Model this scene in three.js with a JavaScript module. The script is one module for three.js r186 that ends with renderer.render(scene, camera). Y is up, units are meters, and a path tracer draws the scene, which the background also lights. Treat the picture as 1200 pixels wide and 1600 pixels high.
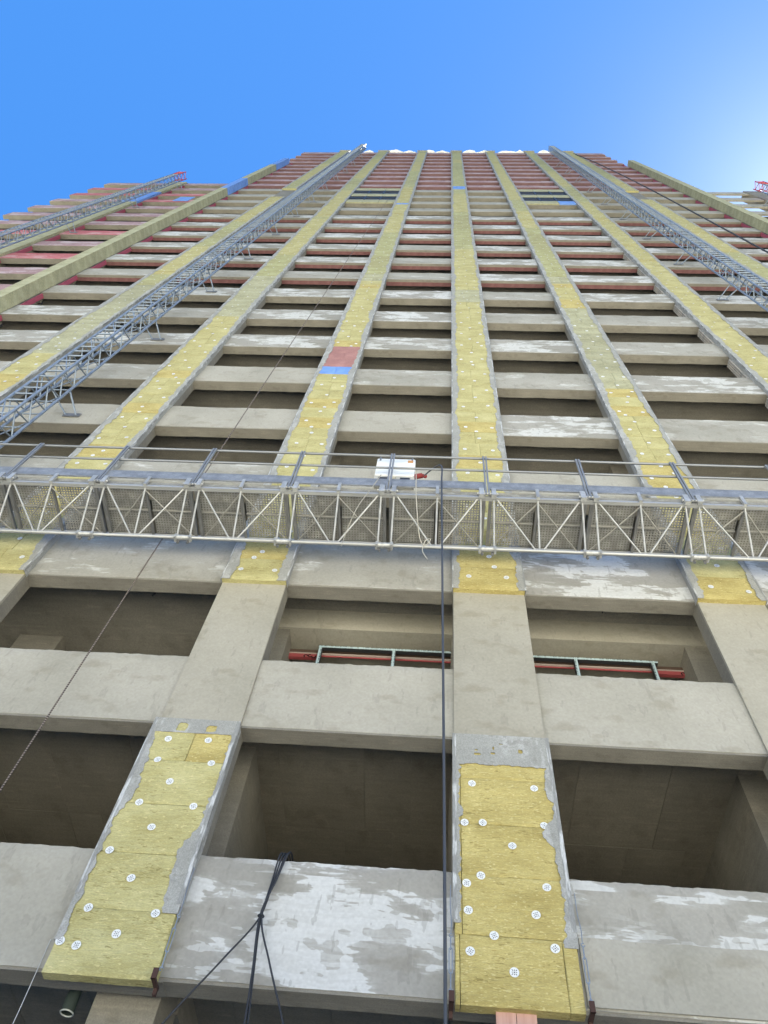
import * as THREE from 'three';
import { mergeGeometries, toCreasedNormals } from 'three/addons/utils/BufferGeometryUtils.js';

// ------------------------------------------------------------------ camera, sky, sun, exposure
const scene = new THREE.Scene();
const camera = new THREE.PerspectiveCamera(67.37, 0.75, 0.05, 6000);
camera.rotation.order = 'YXZ';
camera.position.set(-0.9066, 1.6, 6.9174);
camera.rotation.set(1.05344, 0.13606, 0.15367);

const EXPOSURE = 4.55;
const SUN = new THREE.Vector3(0.40, 0.906, -0.125).normalize();
const SKY_GAIN = 1 / EXPOSURE;
{
  const W = 1024, H = 512, d = new Float32Array(W * H * 4);
  const v = new THREE.Vector3();
  for (let j = 0; j < H; j++) for (let i = 0; i < W; i++) {
    const el = ((j + 0.5) / H - 0.5) * Math.PI, az = ((i + 0.5) / W - 0.5) * 2 * Math.PI;
    v.set(Math.cos(el) * Math.cos(az), Math.sin(el), Math.cos(el) * Math.sin(az));
    const g = Math.acos(Math.min(1, Math.max(-1, v.dot(SUN)))) * 180 / Math.PI;
    const hz = Math.pow(1 - Math.abs(v.y), 3);
    const a = Math.exp(-g / 6.2), b = Math.exp(-g / 26);
    const o = (j * W + i) * 4;
    d[o] = (0.07 + 0.11 * b + 0.85 * a + 0.32 * hz) * SKY_GAIN;
    d[o + 1] = (0.32 + 0.12 * b + 0.85 * a + 0.36 * hz) * SKY_GAIN;
    d[o + 2] = (0.93 + 0.20 * b + 0.60 * a + 0.15 * hz) * SKY_GAIN;
    d[o + 3] = 1;
  }
  const t = new THREE.DataTexture(d, W, H, THREE.RGBAFormat, THREE.FloatType);
  t.mapping = THREE.EquirectangularReflectionMapping;
  t.magFilter = t.minFilter = THREE.LinearFilter;
  t.wrapS = THREE.RepeatWrapping;
  t.needsUpdate = true;
  scene.background = t; scene.environment = t;
}
const sun = new THREE.DirectionalLight(0xfff8e8, 5);
sun.position.copy(SUN).multiplyScalar(300);
sun.castShadow = true;
sun.shadow.mapSize.set(4096, 4096);
Object.assign(sun.shadow.camera, { left: -120, right: 120, top: 120, bottom: -120, near: 1, far: 700 });
scene.add(sun, sun.target);

const renderer = new THREE.WebGLRenderer({ antialias: true });
renderer.toneMapping = THREE.LinearToneMapping;
renderer.toneMappingExposure = EXPOSURE;
renderer.shadowMap.enabled = true;

// ------------------------------------------------------------------ helpers
function rng(seed) { let a = seed >>> 0; return () => { a = (a + 0x6D2B79F5) | 0; let t = Math.imul(a ^ (a >>> 15), 1 | a); t = (t + Math.imul(t ^ (t >>> 7), 61 | t)) ^ t; return ((t ^ (t >>> 14)) >>> 0) / 4294967296; }; }
const R = rng(7);
const rr = (a, b) => a + (b - a) * R();
const hash = (x, y, s) => { let h = Math.imul(x | 0, 374761393) + Math.imul(y | 0, 668265263) + Math.imul(s | 0, 974634777); h = Math.imul(h ^ (h >>> 13), 1274126177); return ((h ^ (h >>> 16)) >>> 0) / 4294967296; };
const sm = t => t * t * (3 - 2 * t);
function vn(x, y, px, py, s) {           // tileable value noise, periods px, py
  const xi = Math.floor(x), yi = Math.floor(y), fx = sm(x - xi), fy = sm(y - yi);
  const m = (a, p) => ((a % p) + p) % p;
  const x0 = m(xi, px), x1 = m(xi + 1, px), y0 = m(yi, py), y1 = m(yi + 1, py);
  const a = hash(x0, y0, s), b = hash(x1, y0, s), c = hash(x0, y1, s), e = hash(x1, y1, s);
  return a + (b - a) * fx + (c - a) * fy + (a - b - c + e) * fx * fy;
}
function fbm(u, v, fx, fy, oct, s) {     // u, v in 0..1
  let a = 0, w = 0.5, n = 0;
  for (let o = 0; o < oct; o++) { a += w * vn(u * fx, v * fy, fx, fy, s + o * 17); n += w; w *= 0.5; fx *= 2; fy *= 2; }
  return a / n;
}
const n1 = (x, s) => { const i = Math.floor(x), f = sm(x - i); return hash(i, 0, s) * (1 - f) + hash(i + 1, 0, s) * f; };
const fn1 = (x, s) => 0.55 * n1(x, s) + 0.3 * n1(x * 2.3, s + 1) + 0.15 * n1(x * 5.1, s + 2);
const ss = (a, b, x) => { const t = Math.min(1, Math.max(0, (x - a) / (b - a))); return sm(t); };
function tex(W, H, fn, srgb = true) {
  const d = new Uint8Array(W * H * 4);
  for (let j = 0; j < H; j++) for (let i = 0; i < W; i++) {
    const c = fn((i + 0.5) / W, (j + 0.5) / H), o = (j * W + i) * 4;
    if (typeof c === 'number') { d[o] = d[o + 1] = d[o + 2] = Math.max(0, Math.min(255, c)); }
    else { d[o] = Math.max(0, Math.min(255, c[0])); d[o + 1] = Math.max(0, Math.min(255, c[1])); d[o + 2] = Math.max(0, Math.min(255, c[2])); }
    d[o + 3] = 255;
  }
  const t = new THREE.DataTexture(d, W, H);
  if (srgb) t.colorSpace = THREE.SRGBColorSpace;
  t.wrapS = t.wrapT = THREE.RepeatWrapping;
  t.magFilter = THREE.LinearFilter; t.minFilter = THREE.LinearMipmapLinearFilter; t.generateMipmaps = true;
  t.needsUpdate = true;
  return t;
}
const mix = (a, b, t) => [a[0] + (b[0] - a[0]) * t, a[1] + (b[1] - a[1]) * t, a[2] + (b[2] - a[2]) * t];
const std = o => new THREE.MeshStandardMaterial({ roughness: 0.92, ...o });

// ------------------------------------------------------------------ textures (plaster, wool, mortar, formwork)
// plaster skim with smeared white filler; one repeat is 3.2 m by 1.6 m
function plasterTex(seed, base, white, amount, streak) {
  return tex(1024, 512, (u, v) => {
    const wu = u + 0.05 * (fbm(u, v, 6, 3, 3, seed + 1) - 0.5), wv = v + 0.10 * (fbm(u, v, 6, 3, 3, seed + 2) - 0.5);
    const big = fbm(u, v, 4, 2, 4, seed + 3), fine = fbm(u, v, 128, 64, 2, seed + 4);
    let c = mix([base[0] * 0.90, base[1] * 0.90, base[2] * 0.885], [base[0] * 1.07, base[1] * 1.07, base[2] * 1.08], big);
    const dirt = ss(0.60, 0.82, fbm(u, v, 10, 8, 4, seed + 20));
    c = mix(c, [base[0] * 0.78, base[1] * 0.76, base[2] * 0.71], dirt * 0.32);
    if (amount > 0) {
      const p = fbm(wu + wv * 0.4 * streak, wv, 5, 6, 5, seed + 5), reg = fbm(u, v, 3, 2, 2, seed + 6);
      const th = 0.66 - amount * 0.22 + (0.5 - reg) * 0.35;
      const tro = fbm(wu + wv * 0.9 * streak, wv * 1.0, 10, 60, 3, seed + 8), rough = fbm(u, v, 60, 40, 2, seed + 12) - 0.5;
      const soft = ss(th - 0.06, th + 0.05, p + rough * 0.04);                       // thin scraped film
      c = mix(c, mix(base, white, 0.55), soft * (0.35 + 0.5 * ss(0.4, 0.65, tro)));
      const e = ss(th + 0.03, th + 0.05, p + rough * 0.05 + (tro - 0.5) * 0.16), hole = ss(0.58, 0.62, fbm(wu, wv, 16, 12, 4, seed + 7));
      c = mix(c, white, e * (1 - 0.85 * hole) * (0.7 + 0.3 * tro));
      const f2 = fbm(u + v * 0.35, v, 12, 26, 4, seed + 9), tr = ss(0.655 - amount * 0.03, 0.675, f2);
      c = mix(c, white, tr * 0.6 * ss(0.35, 0.6, reg));
    }
    const sc = ss(0.735, 0.75, fbm(u, v, 50, 7, 3, seed + 11));
    c = mix(c, [base[0] * 0.8, base[1] * 0.8, base[2] * 0.8], sc * 0.25);
    const g = 0.96 + 0.08 * fine;
    return [c[0] * g, c[1] * g, c[2] * g];
  });
}
const plasterBump = tex(1024, 512, (u, v) => 255 * (0.55 * fbm(u, v, 8, 5, 4, 91) + 0.45 * fbm(u, v, 96, 64, 3, 92)), false);
const G0 = [156, 153, 144];
const pT = {
  heavy: plasterTex(101, [150, 147, 140], [196, 196, 194], 0.78, 1),
  heavyB: plasterTex(141, [151, 148, 140], [192, 192, 189], 0.6, -0.8),
  medium: plasterTex(181, G0, [190, 189, 184], 0.42, 0.6),
  clean: plasterTex(221, [162, 158, 147], [182, 182, 174], 0.0, 0),
  pink: plasterTex(261, [156, 128, 131], [182, 166, 168], 0.3, 0.4),
  rose: plasterTex(301, [178, 102, 106], [190, 150, 150], 0.15, 0.3),
};
const pM = {};
for (const k in pT) pM[k] = std({ map: pT[k], bumpMap: plasterBump, bumpScale: 0.0032, roughness: 0.94 });

// rock wool: fibres run across the slab; one repeat is 1.2 m by 1.2 m
function woolTex(seed, a, b) {
  return tex(1024, 1024, (u, v) => {
    const w = v + 0.012 * (fbm(u, v, 5, 5, 3, seed + 1) - 0.5);
    const f = fbm(u, w, 16, 70, 4, seed + 2), g = fbm(u, w, 90, 260, 2, seed + 3), big = fbm(u, v, 3, 5, 4, seed + 4);
    let c = mix(a, b, Math.min(1, Math.max(0, 0.5 + (f - 0.5) * 0.8 + (big - 0.5) * 1.5)));
    const dk = ss(0.66, 0.74, fbm(u, w, 26, 120, 2, seed + 5)) * ss(0.52, 0.66, fbm(u, v, 7, 9, 3, seed + 6));
    c = mix(c, [a[0] * 0.66, a[1] * 0.63, a[2] * 0.5], dk * 0.45);
    const wh = ss(0.71, 0.78, fbm(u, w, 30, 110, 2, seed + 7));
    c = mix(c, [212, 201, 150], wh * 0.5);
    const s = 0.91 + 0.18 * g;
    return [c[0] * s, c[1] * s, c[2] * s];
  });
}
const woolBump = tex(1024, 1024, (u, v) => 255 * (0.5 * fbm(u, v, 14, 150, 3, 402) + 0.3 * fbm(u, v, 6, 14, 4, 403) + 0.2 * fbm(u, v, 60, 200, 2, 404)), false);
const wA = woolTex(410, [160, 145, 88], [185, 171, 112]), wB = woolTex(450, [164, 156, 106], [186, 180, 132]);
const wC = woolTex(470, [148, 147, 118], [172, 170, 142]);
const woolM = [
  std({ map: wA, bumpMap: woolBump, bumpScale: 0.009, roughness: 1 }),
  std({ map: wB, bumpMap: woolBump, bumpScale: 0.009, roughness: 1 }),
  std({ map: wC, color: new THREE.Color(0.88, 0.88, 0.88), bumpMap: woolBump, bumpScale: 0.009, roughness: 1 }),
  std({ map: wC, bumpMap: woolBump, bumpScale: 0.009, roughness: 1 }),
];
const woolFar = std({ map: wB, bumpMap: woolBump, bumpScale: 0.009, roughness: 1, vertexColors: true });
const finM = std({ map: wC, bumpMap: woolBump, bumpScale: 0.006, roughness: 1 });
const paleWool = std({ color: new THREE.Color(0.30, 0.30, 0.21), roughness: 1 });

const mortarT = tex(1024, 1024, (u, v) => {
  const big = fbm(u, v, 4, 4, 4, 501), f = fbm(u, v, 160, 160, 2, 502);
  let c = mix([136, 136, 131], [160, 160, 156], big);
  c = mix(c, [176, 176, 175], ss(0.58, 0.68, fbm(u, v, 9, 5, 4, 503)) * 0.5);
  c = mix(c, [122, 120, 114], ss(0.66, 0.78, fbm(u, v, 18, 18, 3, 504)) * 0.35);
  const g = 0.9 + 0.2 * f; return [c[0] * g, c[1] * g, c[2] * g];
});
const mortarM = std({ map: mortarT, bumpMap: plasterBump, bumpScale: 0.005 });
const beadT = tex(256, 1024, (u, v) => {
  const st = fbm(u, v, 3, 12, 5, 511), f = fbm(u, v, 20, 90, 2, 512);
  const c = mix([140, 140, 137], [190, 191, 191], ss(0.45, 0.68, st)); const g = 0.88 + 0.2 * f; return [c[0] * g, c[1] * g, c[2] * g];
});
const beadM = std({ map: beadT, roughness: 0.7 });
const concT = tex(1024, 1024, (u, v) => {      // board-marked raw concrete
  const big = fbm(u, v, 5, 4, 5, 521), gr = fbm(u, v, 4, 60, 4, 522), f = fbm(u, v, 200, 200, 2, 523);
  let c = mix([112, 108, 99], [140, 136, 126], 0.6 * big + 0.4 * gr);
  c = mix(c, [92, 86, 77], ss(0.60, 0.85, fbm(u, v, 9, 9, 5, 524)) * 0.28);
  c = mix(c, [168, 160, 146], ss(0.66, 0.82, fbm(u, v, 6, 30, 4, 525)) * 0.18);
  const g = 0.92 + 0.16 * f; return [c[0] * g, c[1] * g, c[2] * g];
});
const concM = std({ map: concT, bumpMap: plasterBump, bumpScale: 0.006 });
const slabM = concM;
const formM = [0.97, 1.0, 0.94].map(v => std({ map: concT, color: new THREE.Color(v, v * 0.97, v * 0.92), bumpMap: plasterBump, bumpScale: 0.006 }));
const coatM = std({ map: pT.clean, color: new THREE.Color(0.93, 0.92, 0.89), bumpMap: plasterBump, bumpScale: 0.005 });
const redT = tex(512, 512, (u, v) => { const b = fbm(u, v, 5, 5, 4, 531); const c = mix([128, 80, 77], [156, 104, 99], b); const g = 0.92 + 0.16 * fbm(u, v, 90, 90, 2, 532); return [c[0] * g, c[1] * g, c[2] * g]; });
const redM = std({ map: redT, color: new THREE.Color(0.62, 0.72, 0.8) }), maroonM = std({ map: redT, color: new THREE.Color(0.66, 0.95, 1.1) });
const pinkM = std({ color: new THREE.Color(0.36, 0.075, 0.12), roughness: 0.8 });
const blueT = tex(256, 256, (u, v) => { const b = fbm(u, v, 6, 6, 4, 541); return mix([94, 132, 198], [126, 162, 224], b); });
const blueM = std({ map: blueT, roughness: 0.7 });
const roseM = std({ map: redT, color: new THREE.Color(1.15, 1.2, 1.2) });

const steelT = tex(256, 256, (u, v) => 175 + 60 * (fbm(u, v, 9, 9, 4, 551) - 0.5) + 25 * (fbm(u, v, 60, 60, 2, 552) - 0.5), true);
const galvM = std({ map: steelT, color: new THREE.Color(0.58, 0.68, 0.82), metalness: 0.4, roughness: 0.5 });
const aluM = std({ map: steelT, color: new THREE.Color(0.92, 0.92, 0.90), metalness: 0.35, roughness: 0.42 });
const deckM = std({ map: steelT, color: new THREE.Color(0.78, 0.76, 0.70), metalness: 0.4, roughness: 0.55 });
const toeM = std({ map: steelT, color: new THREE.Color(0.55, 0.57, 0.60), metalness: 0.35, roughness: 0.5 });
const darkSteelM = std({ map: steelT, color: new THREE.Color(0.5, 0.5, 0.5), metalness: 0.5, roughness: 0.55 });
const rustM = std({ color: new THREE.Color(0.055, 0.026, 0.02), roughness: 0.85 });
const redSteelM = std({ color: new THREE.Color(0.42, 0.07, 0.08), roughness: 0.5 });

// ------------------------------------------------------------------ geometry helpers
const V = (x, y, z) => new THREE.Vector3(x, y, z);
const clean = g => { for (const n of Object.keys(g.attributes)) if (!['position', 'normal', 'uv', 'color'].includes(n)) g.deleteAttribute(n); return g.index ? g.toNonIndexed() : g; };
const merge = list => mergeGeometries(list.map(clean));
function tube(a, b, r, seg = 6) {
  const d = b.clone().sub(a), L = d.length();
  const g = new THREE.CylinderGeometry(r, r, L, seg, 1);
  g.applyQuaternion(new THREE.Quaternion().setFromUnitVectors(V(0, 1, 0), d.normalize()));
  g.translate((a.x + b.x) / 2, (a.y + b.y) / 2, (a.z + b.z) / 2);
  return g;
}
function bar(a, b, w, h) {               // rectangular hollow section between two points
  const d = b.clone().sub(a), L = d.length();
  const g = new THREE.BoxGeometry(w, L, h);
  g.applyQuaternion(new THREE.Quaternion().setFromUnitVectors(V(0, 1, 0), d.normalize()));
  g.translate((a.x + b.x) / 2, (a.y + b.y) / 2, (a.z + b.z) / 2);
  return g;
}
// box by its six faces, uv in metres over su, sv
function box(x0, x1, y0, y1, z0, z1, su = 1, sv = 1, ou = 0, ov = 0, nx = 1, ny = 1) {
  const g = new THREE.BoxGeometry(x1 - x0, y1 - y0, z1 - z0, nx, ny, 1);
  g.translate((x0 + x1) / 2, (y0 + y1) / 2, (z0 + z1) / 2);
  metricUV(g, su, sv, ou, ov);
  return g;
}
function metricUV(g, su, sv, ou = 0, ov = 0) {
  const p = g.attributes.position, n = g.attributes.normal, uv = g.attributes.uv;
  for (let i = 0; i < p.count; i++) {
    const ax = Math.abs(n.getX(i)), ay = Math.abs(n.getY(i)), az = Math.abs(n.getZ(i));
    let u, v;
    if (az >= ax && az >= ay) { u = p.getX(i); v = p.getY(i); } else if (ax >= ay) { u = p.getZ(i); v = p.getY(i); } else { u = p.getX(i); v = p.getZ(i); }
    uv.setXY(i, u / su + ou, v / sv + ov);
  }
}
const names = {};
function numbered(n) { const k = names[n] = (names[n] ?? -1) + 1; return k ? `${n}_${String(k).padStart(3, '0')}` : n; }
function put(o) { o.traverse(c => { if (c.isMesh) { c.castShadow = c.receiveShadow = true; } }); return o; }
function part(name, geo, mat, parent) { const m = new THREE.Mesh(geo, mat); m.name = name; m.castShadow = m.receiveShadow = true; parent.add(m); return m; }
function thing(name, label, category, group, pos) {
  const g = new THREE.Group(); g.name = numbered(name); g.userData = { label, category }; if (group) g.userData.group = group;
  if (pos) g.position.set(...pos); scene.add(g); return g;
}
function solo(name, geo, mat, label, category, group) {
  const m = new THREE.Mesh(geo, mat); m.name = numbered(name); m.userData = { label, category }; if (group) m.userData.group = group;
  m.castShadow = m.receiveShadow = true; scene.add(m); return m;
}

// ------------------------------------------------------------------ ground
{
  const gT = tex(1024, 1024, (u, v) => {
    const c = mix([196, 195, 184], [222, 221, 210], fbm(u, v, 6, 6, 5, 601)); const g = 0.9 + 0.2 * fbm(u, v, 200, 200, 2, 602); return [c[0] * g, c[1] * g, c[2] * g];
  });
  const g = new THREE.PlaneGeometry(5000, 5000, 1, 1); g.rotateX(-Math.PI / 2);
  const uv = g.attributes.uv; for (let i = 0; i < uv.count; i++) uv.setXY(i, uv.getX(i) * 600, uv.getY(i) * 600);
  const dT = tex(512, 512, (u, v) => { const c = mix([92, 98, 78], [116, 114, 98], fbm(u, v, 8, 8, 5, 611)); const q = 0.85 + 0.3 * fbm(u, v, 100, 100, 2, 612); return [c[0] * q, c[1] * q, c[2] * q]; });
  const m = new THREE.Mesh(g, std({ map: dT, roughness: 1 })); m.name = 'ground'; m.userData = { kind: 'structure' }; m.receiveShadow = true; scene.add(m);
  // pale compacted yard of the building site
  const yg = new THREE.PlaneGeometry(180, 86); yg.rotateX(-Math.PI / 2); yg.translate(0, 0.004, 29); const yu = yg.attributes.uv; for (let i = 0; i < yu.count; i++) yu.setXY(i, yu.getX(i) * 20, yu.getY(i) * 10);
  const y = new THREE.Mesh(yg, std({ map: gT, roughness: 1 })); y.name = 'site_yard'; y.userData = { kind: 'structure' }; y.receiveShadow = true; scene.add(y);
}

// ------------------------------------------------------------------ the tower
const BH = 1.27, NB = 29;
const yB = k => k <= 24 ? 5.316 + 3.05 * k : 78.516 + (k - 24) * 3.4;
const bh = k => k === 28 ? 2.2 : BH;
const TOP = yB(28) + bh(28);
const P = { '-3': [-12.78, -11.74], '-2': [-8.53, -7.42], '-1': [-4.22, -3.19], 0: [-0.603, 0.504], 1: [3.07, 4.08], 2: [7.30, 8.31], 3: [11.5, 12.5] };
const FINL = [-16.45, -15.95], FINR = [15.5, 16.0];

function beamGeo(x0, x1, y0, y1, seed, near, dp = 0.24) {
  const nx = near ? 56 : 14, ny = near ? 14 : 3;
  const ou = hash(seed, 1, 3), ov = hash(seed, 2, 3);
  const g = box(x0, x1, y0 + 0.03, y1, -dp, 0, 3.2, 1.6, ou, ov, nx, ny);
  const p = g.attributes.position;
  for (let i = 0; i < p.count; i++) {
    let x = p.getX(i), y = p.getY(i), z = p.getZ(i);
    if (y > y1 - 1e-4) { y += (fn1(x * 14, seed) - 0.5) * 0.024; if (z > -0.01) z -= 0.006 + 0.012 * n1(x * 14, seed + 5); }
    if (z > -0.02) z += 0.010 * (vn(x * 1.7 + 50, y * 2.3 + 50, 1000, 1000, seed) - 0.5);
    if (y < y0 + 0.04 && z > -0.02) { y += 0.008 * (fn1(x * 6, seed + 9) - 0.5); }
    p.setXYZ(i, x, y, z);
  }
  g.computeVertexNormals();
  return g;
}
function soffitGeo(x0, x1, y0, seed, dp = 0.24) {
  const g = box(x0, x1, y0, y0 + 0.032, 0.004 - dp, -0.006, 1.7, 0.9, hash(seed, 5, 5), hash(seed, 6, 5), 20, 1);
  const p = g.attributes.position;
  for (let i = 0; i < p.count; i++) if (p.getZ(i) < -0.2) p.setZ(i, p.getZ(i) - 0.012 * n1(p.getX(i) * 7, seed));
  return g;
}
const tower = thing('high_rise_building', 'tall unfinished concrete high-rise with yellow insulated pilasters and grey spandrel beams', 'building');
const leftWing = thing('high_rise_wing', 'lower left wing of the high-rise with red-painted beams', 'building');
const rightWing = thing('high_rise_wing', 'lower right wing of the high-rise with open top floors at right edge', 'building');

// bays of the main block: [x0, x1]
const edges = [FINL[1], ...[-3, -2, -1, 0, 1, 2, 3].flatMap(i => P[i]), FINR[0]];
const bays = []; for (let i = 0; i < edges.length; i += 2) bays.push([edges[i], edges[i + 1]]);
const pick = (k, b) => {
  const h = hash(k, b, 77);
  if (k >= 19) return 'pink';
  if (k === 1) return 'clean';
  if (k === 0) return b === 3 ? 'heavy' : b === 2 ? 'clean' : 'heavyB';
  if (k === 2) return b === 2 ? 'medium' : b === 3 ? 'medium' : 'heavy';
  if (k >= 15) return h < 0.5 ? 'medium' : 'clean';
  if (k >= 3 && k <= 5) return h < 0.35 ? 'medium' : h < 0.7 ? 'clean' : 'heavyB';
  return h < 0.4 ? 'heavy' : h < 0.72 ? 'heavyB' : 'medium';
};
for (let k = 0; k < NB; k++) {
  const y0 = yB(k), y1 = y0 + bh(k);
  bays.forEach(([a, b], bi) => {
    const seed = k * 13 + bi;
    let xa = a - 0.03, xb = b + 0.03;
    if (k >= 25 && bi === 0) xa = -16.8;
    if (k >= 25 && bi === bays.length - 1) xb = 15.6;
    const m = part('spandrel_beam', beamGeo(xa, xb, y0, y1, seed, k < 4), pM[pick(k, bi)], tower);
    const sofM = k >= 19 ? maroonM : concM;
    part('soffit', soffitGeo(xa, xb, y0, seed), sofM, m);
    if (k >= 9 && k <= 14) part('red_board', box(a, b, y0 - 0.022, y0 - 0.002, -0.25, -0.10, 0.8, 0.8, hash(seed, 8, 8)), redM, m);
    if (k === 0 && bi === 4) {         // second coat on the lower half, with a ridge
      const g = box(a + 0.04, b, y0 + 0.05, y0 + 0.66, 0.002, 0.022, 3.2, 1.6, 0.3, 0.1, 40, 8), p = g.attributes.position;
      for (let i = 0; i < p.count; i++) if (p.getY(i) > y0 + 0.65) p.setXYZ(i, p.getX(i), p.getY(i) + 0.03 * (fn1(p.getX(i) * 4, 3) - 0.5), p.getZ(i) - (p.getZ(i) > 0.01 ? 0.008 : 0));
      g.computeVertexNormals();
      part('lower_coat', g, pM.clean, m);
    }
  });
  // ceiling slab behind the beams of this floor
  const cs = y0 + 0.55;
  const slab = part('floor_slab', box(-16.3, 15.85, cs, cs + 0.2, -9, -0.2395, 3, 3, hash(k, 3, 3), 0), slabM, tower);
  if (k <= 2) {                          // shuttering joints left in the ceiling
    const r = rng(900 + k);
    bays.forEach(([a, b], bi) => {
      if (bi < 1 || bi > 6) return;
      for (const [z0, z1] of k === 1 ? [[-2.45, -0.27], [-4.6, -2.458]] : k === 0 ? [[-2.2, -0.27]] : []) {
        let x = a - 0.5;
        while (x < b + 0.5) {
          const w = Math.min(0.45 + r() * 0.75, b + 0.5 - x); if (w < 0.1) break;
          part('formwork_panel', box(x, x + w - 0.005, cs - 0.012 - r() * 0.006, cs - 0.001, z0, z1, 2.3, 2.3, r(), r()), formM[Math.floor(r() * 3)], slab);
          x += w;
        }
      }
    });
  }
}
// back and end walls close the block
part('rear_wall', box(-16.3, 15.85, 0, TOP, -9.3, -9.0, 3, 3), slabM, tower);
part('end_wall', box(-16.5, -16.301, 0, TOP - 0.1, -9.3, -0.6, 3, 3), concM, tower);
part('end_wall', box(15.851, 16.05, 0, TOP - 0.1, -9.3, -0.6, 3, 3), concM, tower);
part('roof_slab', box(-16.5, 16.05, TOP - 0.4, TOP - 0.1, -9, -0.25, 3, 3), slabM, tower);

// --- pilasters
const WZ = 0.12;                          // face of the insulation
const woolSpecs = [], anchorSpecs = [], mortarSpecs = [];
const pil = {};
for (const key of [-3, -2, -1, 0, 1, 2, 3]) {
  const [a, b] = P[key], deep = 0.24;
  const core = part('pilaster', box(a + 0.01, b - 0.01, 5.34, TOP + 0.05, -deep, 0.0, 2.1, 2.1, key * 0.3, 0, 1, 1), concM, tower);
  pil[key] = core;
  part('inner_column', box(a + (key < 0 ? 0.3 : 0.02), b - (key < 0 ? 0.02 : 0.3), 5.5, TOP - 0.5, -3.2, key === -2 ? -1.7 : -0.9, 2.1, 2.1, key * 0.17), concM, tower);
  part('soffit', box(a - 0.03, b + 0.03, 5.306, 5.339, -0.236, -0.004, 1.7, 0.9, key * 0.2), concM, tower);
  part('ground_column', box(a + 0.38, b - 0.05, 0, 5.855, -0.95, -0.35, 2.1, 2.1, key * 0.4), slabM, tower);
  // bare rendered storey
  const cg = box(a + 0.012, b - 0.012, 8.34, 11.4, 0.001, 0.04, 3.2, 1.6, key * 0.37, key * 0.21, 16, 40), cp = cg.attributes.position;
  for (let i = 0; i < cp.count; i++) if (cp.getZ(i) > 0.03) cp.setZ(i, cp.getZ(i) + 0.008 * (vn(cp.getX(i) * 2 + 50, cp.getY(i) * 2 + 50, 999, 999, 66 + key) - 0.5));
  cg.computeVertexNormals();
  part('rendered_coat', cg, coatM, core);
  // insulation rows
  const seg = [[5.25, 8.335], [11.36, Math.abs(key) === 3 ? 56.2 : TOP]];
  if (Math.abs(key) === 3) seg.push([60.7, TOP]);
  for (const [s0, s1] of seg) {
    let y = s0, row = 0;
    while (y < s1 - 0.05) {
      const h = Math.min(s0 < 6 && row === 0 ? 0.62 : 0.605, s1 - y), hsh = hash(key + 9, Math.round(y * 10), 31);
      const bt = n1(y * 0.17 + key * 9, 71);              // pallets differ in tone
      const tone = y < 20 ? (hsh > 0.7 ? 0 : 1) : bt < 0.14 ? 2 : bt < 0.46 ? 3 : hsh > 0.92 ? 0 : 1;
      const xa = a + 0.006, xb = b - 0.006;
      let cuts = [];
      if (s0 < 6) { if (key === 0 && row === 0) cuts = [xa + 0.045, xb - 0.13]; if (key === -1 && row === 4) cuts = [(xa + xb) / 2 + 0.03]; if (key === 0 && row > 0) cuts = [xa + 0.07]; }
      else if (hsh < 0.55) cuts = [(xa + xb) / 2 + (hash(key, row, 5) - 0.5) * 0.14];
      const xs = [xa, ...cuts, xb];
      for (let i = 0; i < xs.length - 1; i++) woolSpecs.push({ key, x0: xs[i], x1: xs[i + 1], y0: y, y1: y + h, tone: s0 < 6 ? (key === -1 ? (row === 4 && i === 1 ? 0 : 1) : 0) : tone, special: key === -1 && y > 20.6 && y < 23.2 ? (y < 21.2 ? 'blue' : 'red') : (key === -1 && y > 52.9 && y < 53.6) || (key === 0 && y > 60.8 && y < 62.2) ? 'blue' : null });
      if (s0 > 6 && !(key === -1 && y > 20.5 && y < 23.2)) {
        const off = row % 2;
        for (const fx of off ? [0.5] : [0.24, 0.77]) anchorSpecs.push({ key, x: a + (b - a) * (fx + (hash(row, key, 61) - 0.5) * 0.08), y: y + h * (0.48 + 0.3 * (hash(row, key * 5 + Math.round(fx * 10), 62) - 0.5)) });
        if (hsh > 0.75) anchorSpecs.push({ key, x: a + (b - a) * (0.3 + 0.4 * hash(row, key, 63)), y: y + 0.02 });
      }
      y += h; row++;
    }
    // mortar along both edges, one length per storey
    for (let y2 = s0; y2 < s1 - 0.02; y2 += 3.05) for (const side of [0, 1]) mortarSpecs.push({ key, side, y0: s0 < 6 ? Math.max(y2, side ? (key === 0 ? 5.80 : 5.86) : (key === -1 ? 5.54 : 5.97)) : y2, y1: Math.min(y2 + 3.05, s1), seed: Math.round(y2 * 7) + key * 31 + side });
    // corner bead up both edges
    for (const side of [0, 1]) {
      const x = side ? b : a, lo = s0 < 6 ? (side ? 5.95 : 6.0) : s0;
      part('corner_bead', merge([box(side ? x - (lo < 9 ? 0.03 : 0.012) : x - 0.012, side ? x + 0.012 : x + (lo < 9 ? 0.03 : 0.012), lo, s1, WZ + 0.0095, WZ + 0.0125, 0.09, 2.2, key * 0.3 + side * 0.5, key * 0.17), box(side ? b + 0.0065 : a - 0.012, side ? b + 0.012 : a - 0.0065, lo, s1, 0.085, WZ + 0.0094, 0.2, 2.2)]), beadM, core);
    }
  }
  // cap
  part('pilaster_cap', box(a - 0.08, b + 0.08, TOP + 0.051, TOP + 0.3, -0.4, 0.2, 2, 2), coatM, tower);
}
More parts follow.
